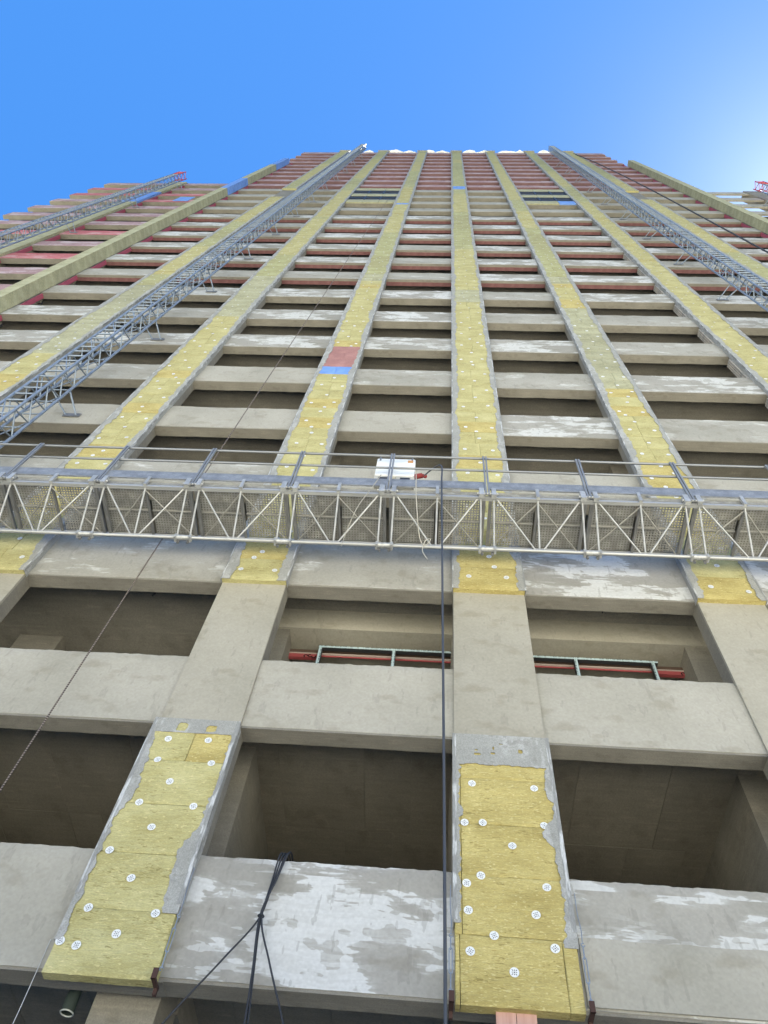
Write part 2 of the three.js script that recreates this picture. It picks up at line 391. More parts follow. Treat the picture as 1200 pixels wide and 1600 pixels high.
// hand-placed anchors on the two lowest insulated panels
for (const [key, list] of [[-1, [[-3.97, 8.0], [-3.49, 8.01], [-3.99, 7.68], [-3.36, 7.67], [-3.75, 7.38], [-3.99, 7.08], [-3.39, 7.07], [-3.75, 6.78], [-4.08, 6.48], [-3.75, 6.19], [-4.04, 5.86], [-3.39, 5.85], [-3.68, 5.63], [-4.0, 5.5], [-4.165, 5.53]]],
  [0, [[-0.40, 7.60], [0.28, 7.58], [-0.49, 7.08], [-0.30, 7.09], [0.34, 7.1], [-0.01, 6.83], [-0.34, 6.47], [-0.48, 6.38], [0.29, 6.39], [-0.47, 6.1], [0.16, 6.1], [-0.24, 5.87], [-0.46, 5.71], [0.30, 5.79], [-0.08, 5.55]]]])
  for (const [x, y] of list) anchorSpecs.push({ key, x, y });

// wool panels: nearest 300 as parts, the rest joined
function woolGeo(seed) {                  // unit slab 1 x 1, depth WZ, front face uneven
  const g = new THREE.BoxGeometry(1, 1, WZ - 0.003, 22, 14, 1); g.translate(0.5, 0.5, (WZ + 0.003) / 2 - 0.001);
  return g;
}
function woolPanelGeo(s, seed) {
  const w = s.x1 - s.x0 - 0.005, h = s.y1 - s.y0 - 0.004;
  const near = s.y0 < 9;
  const g = new THREE.BoxGeometry(w, h, WZ - 0.004, near ? 44 : 12, near ? 28 : 8, 1);
  g.translate(s.x0 + w / 2 + 0.0025, s.y0 + h / 2 + 0.002, WZ / 2);
  metricUV(g, 1.2, 1.2, hash(seed, 1, 9), hash(seed, 2, 9));
  const p = g.attributes.position;
  const dz = (hash(seed, 3, 9) - 0.5) * 0.006;
  for (let i = 0; i < p.count; i++) {
    let x = p.getX(i), y = p.getY(i), z = p.getZ(i);
    if (z > WZ * 0.6) {
      z += dz + 0.006 * (vn(x * 5 + 90, y * 9 + 90, 5000, 5000, seed) - 0.5) + 0.005 * (vn(x * 16 + 90, y * 38 + 90, 5000, 5000, seed + 3) - 0.5);
      const ed = Math.min(x - s.x0, s.x1 - x, y - s.y0, s.y1 - y); if (ed < 0.006) z -= 0.006;
    }
    const er = 0.006 * (vn(x * 22 + 9, y * 22 + 9, 9999, 9999, seed + 6) - 0.5);
    if (y < s.y0 + 0.004) y += er; if (x < s.x0 + 0.004 || x > s.x1 - 0.004) x += er * 0.6;
    p.setXYZ(i, x, y, z);
  }
  g.computeVertexNormals();
  return g;
}
const inView = s => { const v = V((s.x0 ?? s.x) , s.y0 ?? s.y, WZ).sub(camera.position).applyQuaternion(new THREE.Quaternion().setFromEuler(camera.rotation).invert()); const t = Math.tan(67.37 * Math.PI / 360); return -v.z > 0 && Math.abs(v.x / v.z) < t * 0.75 * 1.12 && Math.abs(v.y / v.z) < t * 1.1; };
const camD = s => (V(s.x0 ?? s.x, s.y0 ?? s.y, WZ).distanceTo(camera.position)) + (inView(s) ? 0 : 1000);
woolSpecs.sort((p, q) => camD(p) - camD(q));
const woolRest = [];
const toneCol = [[0.96, 0.92, 0.8], [1, 1, 1], [0.80, 0.84, 0.92], [0.86, 0.92, 1.0]];
woolSpecs.forEach((s, i) => {
  if (s.special) { part(s.special === 'red' ? 'red_panel' : 'blue_panel', woolPanelGeo({ ...s, x0: s.x0 }, i + 5), s.special === 'red' ? std({ map: redT, color: new THREE.Color(1.25, 1.6, 1.6) }) : blueM, pil[s.key]); return; }
  if (i < 300) part('wool_panel', woolPanelGeo(s, i + 11), woolM[s.tone], pil[s.key]);
  else {
    const g = box(s.x0 + 0.003, s.x1 - 0.003, s.y0 + 0.003, s.y1 - 0.003, 0.002, WZ + (hash(i, 3, 9) - 0.5) * 0.006, 1.2, 1.2, hash(i, 1, 9), hash(i, 2, 9));
    const c = toneCol[s.tone], arr = new Float32Array(g.attributes.position.count * 3); for (let j = 0; j < arr.length; j += 3) { arr[j] = c[0]; arr[j + 1] = c[1]; arr[j + 2] = c[2]; }
    g.setAttribute('color', new THREE.BufferAttribute(arr, 3)); woolRest.push(g);
  }
});
part('wool_panels', merge(woolRest), woolFar, tower).userData.kind = 'stuff';

// anchors: slotted plastic discs
const discM = std({ vertexColors: true, roughness: 0.5 });
const tint = (g, c) => { const n = g.attributes.position.count, a = new Float32Array(n * 3); for (let i = 0; i < n; i++) { a[3 * i] = c[0]; a[3 * i + 1] = c[1]; a[3 * i + 2] = c[2]; } g.setAttribute('color', new THREE.BufferAttribute(a, 3)); return g; };
const discGeo = (() => {
  const s = new THREE.Shape(); s.absarc(0, 0, 0.042, 0, Math.PI * 2, false);
  const c = new THREE.Path(); c.absarc(0, 0, 0.0065, 0, Math.PI * 2, true); s.holes.push(c);
  for (let i = 0; i < 8; i++) {
    const t = i * Math.PI / 4, h = new THREE.Path(), r0 = i % 2 ? 0.012 : 0.015, r1 = i % 2 ? 0.024 : 0.033, w = 0.0036;
    const q = (r, o) => [Math.cos(t) * r - Math.sin(t) * o, Math.sin(t) * r + Math.cos(t) * o];
    const pts = [q(r0, -w), q(r0, w), q(r1, w), q(r1, -w)]; h.moveTo(...pts[0]); pts.slice(1).forEach(p => h.lineTo(...p)); h.closePath(); s.holes.push(h);
  }
  const disc = new THREE.ExtrudeGeometry(s, { depth: 0.003, bevelEnabled: false, curveSegments: 14 });
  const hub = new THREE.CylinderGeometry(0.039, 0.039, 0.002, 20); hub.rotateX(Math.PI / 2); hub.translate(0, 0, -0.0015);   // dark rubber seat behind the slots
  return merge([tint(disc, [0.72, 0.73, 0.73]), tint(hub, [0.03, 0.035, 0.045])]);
})();
anchorSpecs.sort((p, q) => camD(p) - camD(q));
const discRest = [];
const cavM = std({ color: new THREE.Color(0.05, 0.05, 0.055) });
anchorSpecs.forEach((s, i) => {
  if (i < 230) {
    const m = part('insulation_anchor', discGeo, discM, pil[s.key]);
    m.position.set(s.x, s.y, WZ + 0.005); m.rotation.z = hash(i, 1, 4) * 6; m.rotation.x = (hash(i, 2, 4) - 0.5) * 0.12; m.rotation.y = (hash(i, 3, 4) - 0.5) * 0.12;
  } else if (s.y < 70) { const g = new THREE.CylinderGeometry(0.030, 0.030, 0.006, 8); g.rotateX(Math.PI / 2); g.translate(s.x, s.y, WZ + 0.006); discRest.push(tint(g, [0.55, 0.55, 0.5])); }
});
part('insulation_anchors', merge(discRest), discM, tower).userData.kind = 'stuff';

// mortar with a torn inner edge, returned round the arris
function mortarGeo(s) {
  const [a, b] = P[s.key], w = b - a, L = s.y1 - s.y0, N = Math.max(6, Math.round(L * (s.y0 < 14 ? 60 : 20)));
  const sg = s.side ? -1 : 1, ox = s.side ? b + 0.006 : a - 0.006;
  const sh = new THREE.Shape(); sh.moveTo(0, 0);
  const low = s.y0 < 9, wide = low ? (s.key === 0 ? (s.side ? 0.15 : 0.10) : (s.side ? 0.13 : 0.13)) : 0.17;
  const rg = (t) => {
    const yy = s.y0 + t;
    let q = wide * (0.35 + 0.75 * fn1(yy * 1.3, s.key * 7 + s.side)) + 0.075 * (fn1(yy * 8, s.key * 5 + s.side + 40) - 0.5) + 0.045 * (fn1(yy * 22, s.key + s.side + 60) - 0.5);
    if (low && s.key === 0 && s.side) q += 0.13 * Math.exp(-Math.pow((yy - 7.0) / 0.12, 2)) - 0.07 * Math.exp(-Math.pow((yy - 7.25) / 0.16, 2));
    if (low && s.key === -1 && s.side) q += 0.12 * ss(7.0, 6.5, yy) - 0.05;
    if (low && s.key === -1 && !s.side) q += 0.10 * Math.exp(-Math.pow((yy - 7.2) / 0.25, 2)) - 0.03;
    if (!low) q += 0.12 * Math.max(0, n1(yy * 0.7, s.key * 3 + s.side + 80) - 0.6);
    return Math.max(0.03, q);
  };
  for (let i = 0; i <= N; i++) sh.lineTo(rg(L * i / N), L * i / N);
  sh.lineTo(0, L); sh.closePath();
  const g = new THREE.ExtrudeGeometry(sh, { depth: 0.006, bevelEnabled: false });
  const p = g.attributes.position;
  if (s.side) { for (let i = 0; i < p.count; i++) p.setX(i, -p.getX(i)); for (let i = 0; i < p.count; i += 3) { const t = [p.getX(i + 1), p.getY(i + 1), p.getZ(i + 1)]; p.setXYZ(i + 1, p.getX(i + 2), p.getY(i + 2), p.getZ(i + 2)); p.setXYZ(i + 2, ...t); } }
  g.translate(ox, s.y0, WZ + 0.003); g.computeVertexNormals();
  const uv = g.attributes.uv; for (let i = 0; i < p.count; i++) uv.setXY(i, p.getX(i) / 1.5, p.getY(i) / 1.5);
  const ret = s.side ? box(b + 0.0005, b + 0.006, s.y0, s.y1, -0.02, WZ + 0.003, 1.5, 1.5) : box(a - 0.006, a - 0.0005, s.y0, s.y1, -0.02, WZ + 0.003, 1.5, 1.5);
  return merge([g, ret]);
}
mortarSpecs.sort((p, q) => camD({ x: P[p.key][0], y: p.y0 }) - camD({ x: P[q.key][0], y: q.y0 }));
const mortarRest = [];
mortarSpecs.forEach((s, i) => { if (s.y1 - s.y0 < 0.05) return; if (s.y0 < 48) part('mortar_edge', mortarGeo(s), mortarM, pil[s.key]); else mortarRest.push(mortarGeo(s)); });
part('mortar_edges', merge(mortarRest), mortarM, tower).userData.kind = 'stuff';

// torn mortar bands at the head of the lowest insulation
function raggedPlate(x0, x1, y0, y1, holes, seed, torn) {
  const s = new THREE.Shape(), N = 60;
  s.moveTo(x0, y1); s.lineTo(x1, y1);
  for (let i = 0; i <= N; i++) { const x = x1 + (x0 - x1) * i / N; s.lineTo(x, y0 + torn * (fn1(x * 14, seed) - 0.5)); }
  s.closePath();
  for (const [cx, cy, w, h] of holes) { const p = new THREE.Path(), M = 26; for (let i = 0; i < M; i++) { const t = -i / M * 6.283, q = 0.65 + 0.7 * hash(i, seed, Math.round(cx * 100)); const c = Math.cos(t), d = Math.sin(t), e = 1 / Math.max(Math.abs(c), Math.abs(d)); const X = cx + w * c * (0.6 * e + 0.4) * (0.8 + 0.3 * q) * 0.8, Y = cy + h * d * (0.6 * e + 0.4) * (0.8 + 0.3 * q) * 0.8; i ? p.lineTo(X, Y) : p.moveTo(X, Y); } p.closePath(); s.holes.push(p); }
  const g = new THREE.ExtrudeGeometry(s, { depth: 0.006, bevelEnabled: false }); g.translate(0, 0, WZ + 0.0045);
  const p = g.attributes.position, uv = g.attributes.uv; for (let i = 0; i < p.count; i++) uv.setXY(i, p.getX(i) / 1.5, p.getY(i) / 1.5);
  return g;
}
part('mortar_band', raggedPlate(-4.205, -3.205, 8.11, 8.335, [[-3.86, 8.20, 0.075, 0.075], [-3.50, 8.19, 0.075, 0.06]], 3, 0.01), mortarM, pil[-1]);
part('mortar_band', raggedPlate(-0.59, 0.49, 7.88, 8.335, [[-0.33, 8.03, 0.045, 0.02], [-0.34, 8.09, 0.02, 0.015], [-0.15, 8.05, 0.03, 0.018], [-0.14, 8.13, 0.012, 0.03], [0.17, 8.10, 0.03, 0.035], [-0.05, 8.2, 0.03, 0.008]], 5, 0.05), mortarM, pil[0]);

// fins: deep insulated blades at both ends of the main block
for (const [fin, sgn, top] of [[FINL, -1, 80.6], [FINR, 1, 80.0]]) {
  const core = part('fin', box(fin[0] + 0.05, fin[1] - 0.05, 0, top - 0.05, -0.3, 0.45, 2, 2), concM, tower);
  const list = [], blue = [[], []];
  for (let y = 0, r = 0; y < top - 0.1; y += 0.605, r++) {
    const isBlue = sgn < 0 ? (y > 74 || (y > 57 && y < 63)) : false;
    const g = merge([box(fin[0], fin[1], y + 0.003, Math.min(y + 0.602, top), 0.452, 0.5 + 0.004 * hash(r, sgn, 2), 1.2, 1.2),
      sgn < 0 ? box(fin[1] - 0.048, fin[1] + 0.003 * hash(r, 4, 2), y + 0.003, Math.min(y + 0.602, top), 0.02, 0.45, 1.2, 1.2) : box(fin[0] - 0.003 * hash(r, 4, 2), fin[0] + 0.048, y + 0.003, Math.min(y + 0.602, top), 0.02, 0.45, 1.2, 1.2),
      sgn < 0 ? box(fin[0] + 0.001, fin[0] + 0.048, y + 0.003, Math.min(y + 0.602, top), 0.02, 0.45, 1.2, 1.2) : box(fin[1] - 0.048, fin[1] - 0.001, y + 0.003, Math.min(y + 0.602, top), 0.02, 0.45, 1.2, 1.2)]);
    if (isBlue) blue[y > 70 ? 1 : 0].push(g); else list.push(g);
  }
  part('wool_cladding', merge(list), finM, core).userData.kind = 'stuff';
  for (const q of blue) if (q.length) part('blue_cladding', merge(q), blueM, core);
  for (let k = 4; k < 25; k++) {
    const x = sgn < 0 ? fin[1] : fin[0];
    part('foam_reveal', sgn < 0 ? box(x + 0.004, x + 0.05, yB(k) + BH + 0.02, yB(k + 1) - 0.02, -0.2, -0.03) : box(x - 0.05, x - 0.004, yB(k) + BH + 0.02, yB(k + 1) - 0.02, -0.2, -0.03), pinkM, core);
  }
}
// hollow bricks exposed on the inner side of one pilaster
{
  const s = new THREE.Shape(); s.moveTo(0, 0); s.lineTo(0.215, 0); s.lineTo(0.215, 0.168); s.lineTo(0, 0.168); s.closePath();
  for (let i = 0; i < 3; i++) for (let j = 0; j < 3; j++) { const p = new THREE.Path(), x = 0.018 + i * 0.066, y = 0.016 + j * 0.049; p.moveTo(x, y); p.lineTo(x, y + 0.037); p.lineTo(x + 0.048, y + 0.037); p.lineTo(x + 0.048, y); p.closePath(); s.holes.push(p); }
  const g = new THREE.ExtrudeGeometry(s, { depth: 0.05, bevelEnabled: false }); g.rotateY(-Math.PI / 2);
  const bm = [[0.36, 0.34, 0.31], [0.31, 0.30, 0.28], [0.40, 0.37, 0.33]].map(c => std({ color: new THREE.Color(...c) }));
  for (let k = 3; k <= 11; k++) for (let r = 0; r < 10; r++) {
    const y = yB(k) + BH + 0.02 + r * 0.176; if (y + 0.168 > yB(k + 1) - 0.01) break;
    const m = part('hollow_brick', g, bm[Math.floor(hash(k, r, 21) * 3)], pil[2]); m.position.set(P[2][0] - 0.008 - 0.004 * hash(k, r, 22), y, -0.235);
  }
}

// ------------------------------------------------------------------ wings
{
  const mk = (w, bs, top, mats, openFrom, xw) => {
    for (let k = 0; k <= top; k++) {
      const y0 = yB(k);
      bs.forEach(([a, b], bi) => {
        const m = part('spandrel_beam', beamGeo(a, b, y0, y0 + BH, 4000 + k * 7 + bi + xw, false, k + 1 >= openFrom ? 0.1 : 0.24), mats(k, bi), w);
        part('soffit', soffitGeo(a, b, y0, 5000 + k * 7 + bi, k + 1 >= openFrom ? 0.1 : 0.24), concM, m);
      });
      const x0 = Math.min(...bs.map(q => q[0])) + 0.02, x1 = Math.max(...bs.map(q => q[1])) - 0.02;
      if (k < openFrom) part('floor_slab', box(x0, x1, y0 + 0.55, y0 + 0.75, -8.5, -0.2395, 3, 3), slabM, w);
    }
  };
  mk(leftWing, [[-27.1, -22.0], [-20.9, -16.48]], 19, (k, bi) => k >= 19 ? pM.pink : k >= 6 ? (hash(k, bi, 90) < 0.62 ? pM.rose : pM.pink) : pM.medium, 30, 0);
  part('rear_wall', box(-27.1, -16.52, 0, yB(19) + 1, -8.8, -8.5, 3, 3), slabM, leftWing);
  part('end_wall', box(-27.3, -27.12, 0, yB(19) + 1, -8.8, -0.9, 3, 3), concM, leftWing);
  const pl = part('pilaster', box(-22.03, -20.87, 0, yB(19) + BH + 0.1, -0.6, 0, 2, 2), concM, leftWing);
  const list = [], blue = [];
  for (let y = 5, r = 0; y < yB(19) + 1; y += 0.605, r++) (y > 53 && y < 58 ? blue : list).push(box(-22.0, -20.9, y + 0.003, y + 0.602, 0.002, WZ, 1.2, 1.2, hash(r, 8, 1), hash(r, 9, 1)));
  part('wool_cladding', merge(list), woolM[3], pl).userData.kind = 'stuff';
  part('blue_cladding', merge(blue), blueM, pl);
  for (let k = 4; k < 19; k++) part('foam_reveal', box(-20.86, -20.80, yB(k) + BH + 0.02, yB(k + 1) - 0.02, -0.2, -0.03), pinkM, pl);
  part('blue_sheet', box(-18.9, -17.9, yB(16) + BH - 0.9, yB(16) + BH + 0.9, 0.02, 0.05), blueM, leftWing);
  mk(rightWing, [[16.03, 19.9], [20.9, 27]], 18, (k, bi) => k >= 15 ? pM.clean : pM.medium, 16, 400);
  part('rear_wall', box(16.07, 27, 0, yB(15) + 1, -8.8, -8.5, 3, 3), slabM, rightWing);
  part('pilaster', box(19.87, 20.93, 0, yB(18) + BH + 0.1, -0.6, 0.05, 2, 2), concM, rightWing);
}

// ------------------------------------------------------------------ dark window units high on the facade
const frameDark = std({ color: new THREE.Color(0.03, 0.032, 0.035), roughness: 0.5 });
const glassM = new THREE.MeshPhysicalMaterial({ color: 0x14181c, roughness: 0.35, reflectivity: 0.35 });
for (const [x0, x1, lab, blue] of [[-7.40, -4.24, 'dark window unit two storeys tall between pilasters high on the facade, left of centre', 0], [4.10, 7.28, 'dark window unit two storeys tall between pilasters high on the facade, right of centre', 1]]) {
  const w = thing('window_unit', lab, 'window');
  const n = 3, dx = (x1 - x0) / n;
  for (const k of [16, 17, 18]) for (let i = 0; i < n; i++)          // wool boards on the three beams
    part(blue && k === 16 && i === 2 ? 'blue_panel' : 'wool_board', box(x0 + i * dx + 0.012, x0 + (i + 1) * dx - 0.012, yB(k) + 0.02, yB(k) + BH - 0.02, 0.012, 0.085, 1.2, 1.2, i * 0.37, k * 0.21), blue && k === 16 && i === 2 ? blueM : woolM[3], w);
  for (const k of [16, 17]) {
    const lo = yB(k) + BH + 0.03, hi = yB(k + 1) - 0.03, mid = (lo + hi) / 2;
    for (let i = 0; i <= n; i++) part('mullion', box(x0 + i * dx - 0.06, x0 + i * dx + 0.06, lo, hi, 0.0, 0.09), frameDark, w);
    for (const y of [lo + 0.05, mid, hi - 0.05]) part('transom', box(x0 + 0.061, x1 - 0.061, y - 0.05, y + 0.05, 0.005, 0.08), frameDark, w);
    for (let i = 0; i < n; i++) for (const [a, b] of [[lo + 0.1, mid - 0.05], [mid + 0.05, hi - 0.1]]) part('pane', box(x0 + i * dx + 0.061, x0 + (i + 1) * dx - 0.061, a, b, 0.03, 0.04), glassM, w);
  }
}

// ------------------------------------------------------------------ loose sheets on the parapet
{
  const wm = std({ color: new THREE.Color(0.82, 0.84, 0.86), roughness: 0.6 });
  const xs = [-9.6, -6.6, -5.2, -2.9, -1.6, 1.4, 3.0, 5.6, 6.8, 9.4, 10.6];
  const labs = ['leftmost', 'second from left', 'third from left', 'fourth from left', 'fifth from left', 'sixth from left', 'fifth from right', 'fourth from right', 'third from right', 'second from right', 'rightmost'];
  xs.forEach((x, i) => {
    const g = new THREE.IcosahedronGeometry(1, 3), p = g.attributes.position, w = 0.5 + 0.7 * hash(i, 1, 33);
    for (let j = 0; j < p.count; j++) { const q = 0.75 + 0.5 * vn(p.getX(j) * 2.2 + 20, p.getY(j) * 2.2 + p.getZ(j) + 20, 99, 99, i); p.setXYZ(j, p.getX(j) * q * w, Math.max(-0.25, p.getY(j)) * q * 0.42, p.getZ(j) * q * 0.45); }
    g.computeVertexNormals(); g.translate(x, TOP + 0.12, -0.25);
    solo('plastic_sheet', g, wm, `crumpled white plastic sheet on the roof parapet, ${labs[i]} of the row`, 'plastic sheet', 'white sheets along the parapet');
  });
}

// ------------------------------------------------------------------ lattice masts
function sectionGeo(w, d, h) {
  const ch = [], br = [], r = 0.037;
  const cs = [[-w / 2, d / 2], [w / 2, d / 2], [w / 2, -d / 2], [-w / 2, -d / 2]];
  for (const [x, z] of cs) ch.push(tube(V(x, 0, z), V(x, h, z), r, 6));
  for (let i = 0; i < 4; i++) { const y = h * (i + 0.5) / 4; br.push(tube(V(-w / 2, y, d / 2), V(w / 2, y, d / 2), 0.024, 5)); }      // rungs of the outer face
  for (const i of [0, 1]) { const y = h * (i + 0.25) / 2; br.push(tube(V(-w / 2, y, -d / 2), V(w / 2, y, -d / 2), 0.019, 5)); }
  br.push(tube(V(-w / 2, 0.2, -d / 2), V(w / 2, h - 0.2, -d / 2), 0.016, 5), tube(V(w / 2, 0.2, d / 2), V(-w / 2, h - 0.2, d / 2), 0.016, 5));
  for (const x of [-w / 2, w / 2]) for (let i = 0; i < 2; i++) {                                                                       // laced sides
    const y0 = h * i / 2 + 0.03, ym = y0 + h / 4, y1 = y0 + h / 2;
    br.push(tube(V(x, y0, d / 2), V(x, ym, -d / 2), 0.019, 5), tube(V(x, ym, -d / 2), V(x, y1, d / 2), 0.019, 5));
  }
  return [merge(ch), merge(br)];
}
const [secCh, secBr] = sectionGeo(0.48, 0.47, 1.5);
function mast(x, z, top, label, ties, mat, topMat, from = 0) {
  const t = thing('lattice_mast', label, 'mast', 'climbing masts on the facade', [x, 0, z]);
  const n = Math.ceil((top - from) / 1.5);
  for (let i = 0; i < n; i++) {
    const m = part('mast_section', secCh, i >= n - 1 ? topMat : mat, t); m.position.y = from + i * 1.5 + ((top - from) - n * 1.5);
    part('lattice', secBr, i >= n - 1 ? topMat : mat, m);
  }
  for (const y of ties) {
    const w = part('wall_tie', merge([tube(V(0.22, y + 0.35, -0.22), V(0.42 * Math.sign(-x) * 1, y, -z + 0.03), 0.024, 6), tube(V(-0.22, y + 0.35, -0.22), V(0.42 * Math.sign(-x) - 0.25, y, -z + 0.03), 0.02, 6)]), mat, t);
    part('tie_plate', box(0.42 * Math.sign(-x) - 0.3, 0.42 * Math.sign(-x) + 0.1, y - 0.09, y + 0.09, -z + 0.012, -z + 0.035), darkSteelM, w);
  }
  return t;
}
const tiesAt = (k0, k1, step) => { const a = []; for (let k = k0; k <= k1; k += step) a.push(yB(k) + 0.45); return a; };
mast(-9.9, 0.76, 91.6, 'tall galvanised lattice mast rising left of centre, reaching above the roof', tiesAt(0, 27, 2), galvM, galvM);
mast(9.6, 0.76, 89.9, 'tall galvanised lattice mast rising right of centre to the roof line', tiesAt(0, 27, 2), galvM, galvM);
mast(-20.6, 0.76, 62.6, 'shorter lattice mast with a red tip in front of the left wing', tiesAt(0, 18, 3), galvM, redSteelM);
mast(19.6, 0.8, 58.2, 'short lattice mast with red top at the right edge of the frame', tiesAt(0, 16, 4), galvM, redSteelM);

// ------------------------------------------------------------------ work platform between the two tall masts
{
  const pf = thing('work_platform', 'long aluminium truss work platform with perforated deck and guard rail across the facade', 'work platform', null, [0, 12.10, 0]);
  const Y = 0, ZF = 1.30, ZR = 0.40, ZB = 0.83, YB = -0.72, M = 1.54, X0 = -1.66, n0 = -5, n1 = 7;
  const xs = X0 + n0 * M, xe = X0 + n1 * M;
  part('front_chord', bar(V(xs, Y, ZF), V(xe, Y, ZF), 0.05, 0.06), aluM, pf);
  part('rear_chord', bar(V(xs, Y, ZR), V(xe, Y, ZR), 0.05, 0.05), aluM, pf);
  part('bottom_chord', tube(V(xs, YB, ZB), V(xe, YB, ZB), 0.028, 10), aluM, pf);
  // one perforated tray, cells with an octagonal hole
  const cell = (w, d) => {
    const pos = [], nx = Math.round(w / 0.044), nz = Math.round(d / 0.044), cx = w / nx, cz = d / nz, r = 0.0125;
    for (let i = 0; i < nx; i++) for (let j = 0; j < nz; j++) {
      const x = i * cx + cx / 2, z = j * cz + cz / 2, ring = [], sq = [];
      for (let q = 0; q < 8; q++) { const t = q * Math.PI / 4; const c = Math.cos(t), s = Math.sin(t), e = 1 / Math.max(Math.abs(c), Math.abs(s)); ring.push([x + r * c, z + r * s]); sq.push([x + c * e * cx / 2, z + s * e * cz / 2]); }
      for (let q = 0; q < 8; q++) { const k = (q + 1) % 8, A = ring[q], B = ring[k], C = sq[k], D = sq[q]; for (const v of [A, C, B, A, D, C]) pos.push(v[0], 0, v[1]); }
    }
    const g = new THREE.BufferGeometry(); g.setAttribute('position', new THREE.Float32BufferAttribute(pos, 3));
    const uv = []; for (let i = 0; i < pos.length; i += 3) uv.push(pos[i], pos[i + 2]); g.setAttribute('uv', new THREE.Float32BufferAttribute(uv, 2));
    g.computeVertexNormals(); return g;
  };
  const halfTray = cell(M / 2 - 0.10, (ZF - ZR) - 0.05);
  const joist = new THREE.BoxGeometry(0.05, 0.06, ZF - ZR - 0.06), joistW = new THREE.BoxGeometry(0.035, 0.05, ZF - ZR - 0.06);
  const rib = new THREE.BoxGeometry(M / 2 - 0.09, 0.025, 0.018);
  for (let n = n0; n < n1; n++) {
    const a = X0 + n * M, b = a + M, c = (a + b) / 2, e = 0.10;
    for (const [s, q] of [[a + 0.06, 0], [c + 0.04, 1]]) { const t = part('deck_tray', halfTray, deckM, pf); t.position.set(s, Y + 0.05, ZR + 0.025); const rb = part('rib', rib, deckM, t); rb.position.set((M / 2 - 0.1) / 2, -0.0135, (ZF - ZR - 0.05) / 2); }
    for (const [x, g] of [[a + e / 2 + 0.0, joist], [b - e / 2, joist], [c, joistW]]) part('joist', g, darkSteelM, pf).position.set(x, Y + 0.0, (ZF + ZR) / 2);
    const br = (p, q, r, m, nm) => part(nm, tube(p, q, r, 8), m, pf);
    // bright front lacing
    br(V(a + e, Y, ZF), V(a + e, YB, ZB), 0.0155, aluM, 'post'); br(V(b - e, Y, ZF), V(b - e, YB, ZB), 0.0155, aluM, 'post'); br(V(c, Y, ZF), V(c, YB, ZB), 0.0155, aluM, 'post');
    br(V(a + e + 0.04, Y, ZF), V(c - 0.05, YB, ZB), 0.0135, aluM, 'brace'); br(V(b - e - 0.04, Y, ZF), V(c + 0.05, YB, ZB), 0.0135, aluM, 'brace');
    // rear lacing and plan bracing
    br(V(a + e, Y, ZR), V(a + e, YB, ZB), 0.017, aluM, 'post'); br(V(b - e, Y, ZR), V(b - e, YB, ZB), 0.017, aluM, 'post');
    br(V(c, Y - 0.035, ZF - 0.04), V(a + e, Y - 0.035, ZR + 0.04), 0.012, deckM, 'plan_brace'); br(V(c, Y - 0.035, ZF - 0.04), V(b - e, Y - 0.035, ZR + 0.04), 0.012, deckM, 'plan_brace');
    // toe board, guard post and joint fittings
    part('toe_board', box(a + 0.012, b - 0.012, Y + 0.20, Y + 0.44, ZF + 0.035, ZF + 0.06), toeM, pf);
    part('guard_post', merge([bar(V(a - 0.022, Y, ZF + 0.075), V(a - 0.022, Y + 1.34, ZF + 0.075), 0.028, 0.03), bar(V(a + 0.022, Y, ZF + 0.075), V(a + 0.022, Y + 1.34, ZF + 0.075), 0.028, 0.03)]), toeM, pf);
    part('joint_clamp', merge([box(a - 0.13, a - 0.05, Y - 0.05, Y + 0.16, ZF + 0.028, ZF + 0.10), box(a + 0.06, a + 0.13, Y - 0.05, Y + 0.16, ZF + 0.028, ZF + 0.10), tube(V(a - 0.16, Y + 0.02, ZF + 0.07), V(a + 0.16, Y + 0.02, ZF + 0.07), 0.022, 8)]), aluM, pf);
    part('bottom_clamp', merge([tube(V(a - 0.12, YB, ZB), V(a + 0.12, YB, ZB), 0.044, 10), box(a - 0.13, a - 0.10, YB - 0.055, YB + 0.03, ZB - 0.05, ZB + 0.05), box(a + 0.10, a + 0.13, YB - 0.055, YB + 0.03, ZB - 0.05, ZB + 0.05)]), aluM, pf);
    for (const q of [-0.075, 0.075]) part('pin', new THREE.CylinderGeometry(0.022, 0.022, 0.05, 8).translate(a + q, YB - 0.045, ZB - 0.05), darkSteelM, pf);
    part('toe_bracket', box(c - 0.025, c + 0.025, Y - 0.02, Y + 0.24, ZF + 0.028, ZF + 0.07), aluM, pf);
    part('edge_strip', box(a + 0.02, b - 0.02, Y + 0.10, Y + 0.20, ZF - 0.015, ZF + 0.0), deckM, pf);
  }
  part('top_rail', tube(V(xs, Y + 1.34, ZF + 0.04), V(xe, Y + 1.34, ZF + 0.04), 0.022, 8), toeM, pf);
  part('mid_rail', tube(V(xs, Y + 0.88, ZF + 0.04), V(xe, Y + 0.88, ZF + 0.04), 0.020, 8), toeM, pf);
  // carriages that ride on the masts
  for (const [x0, x1, xm] of [[-10.30, xs - 0.01, -9.9], [xe + 0.01, 10.0, 9.6]]) part('carriage', merge([box(x0, x1, -0.72, 0.1, 1.06, 1.16), box(x0, x1, -0.72, 0.1, 0.40, 0.46), tube(V(xm - 0.34, -0.7, 1.1), V(xm - 0.34, 1.5, 1.1), 0.05), tube(V(xm + 0.34, -0.7, 1.1), V(xm + 0.34, 1.5, 1.1), 0.05)]), darkSteelM, pf);

  // control cabinet hung inside the rail
  const cb = thing('control_box', 'white electrical control box hung on the platform guard rail', 'control box', null, [-1.61, 12.78, 1.17]);
  const wM = std({ color: new THREE.Color(0.78, 0.79, 0.78), roughness: 0.45 }), gM = std({ color: new THREE.Color(0.42, 0.41, 0.38), roughness: 0.6 });
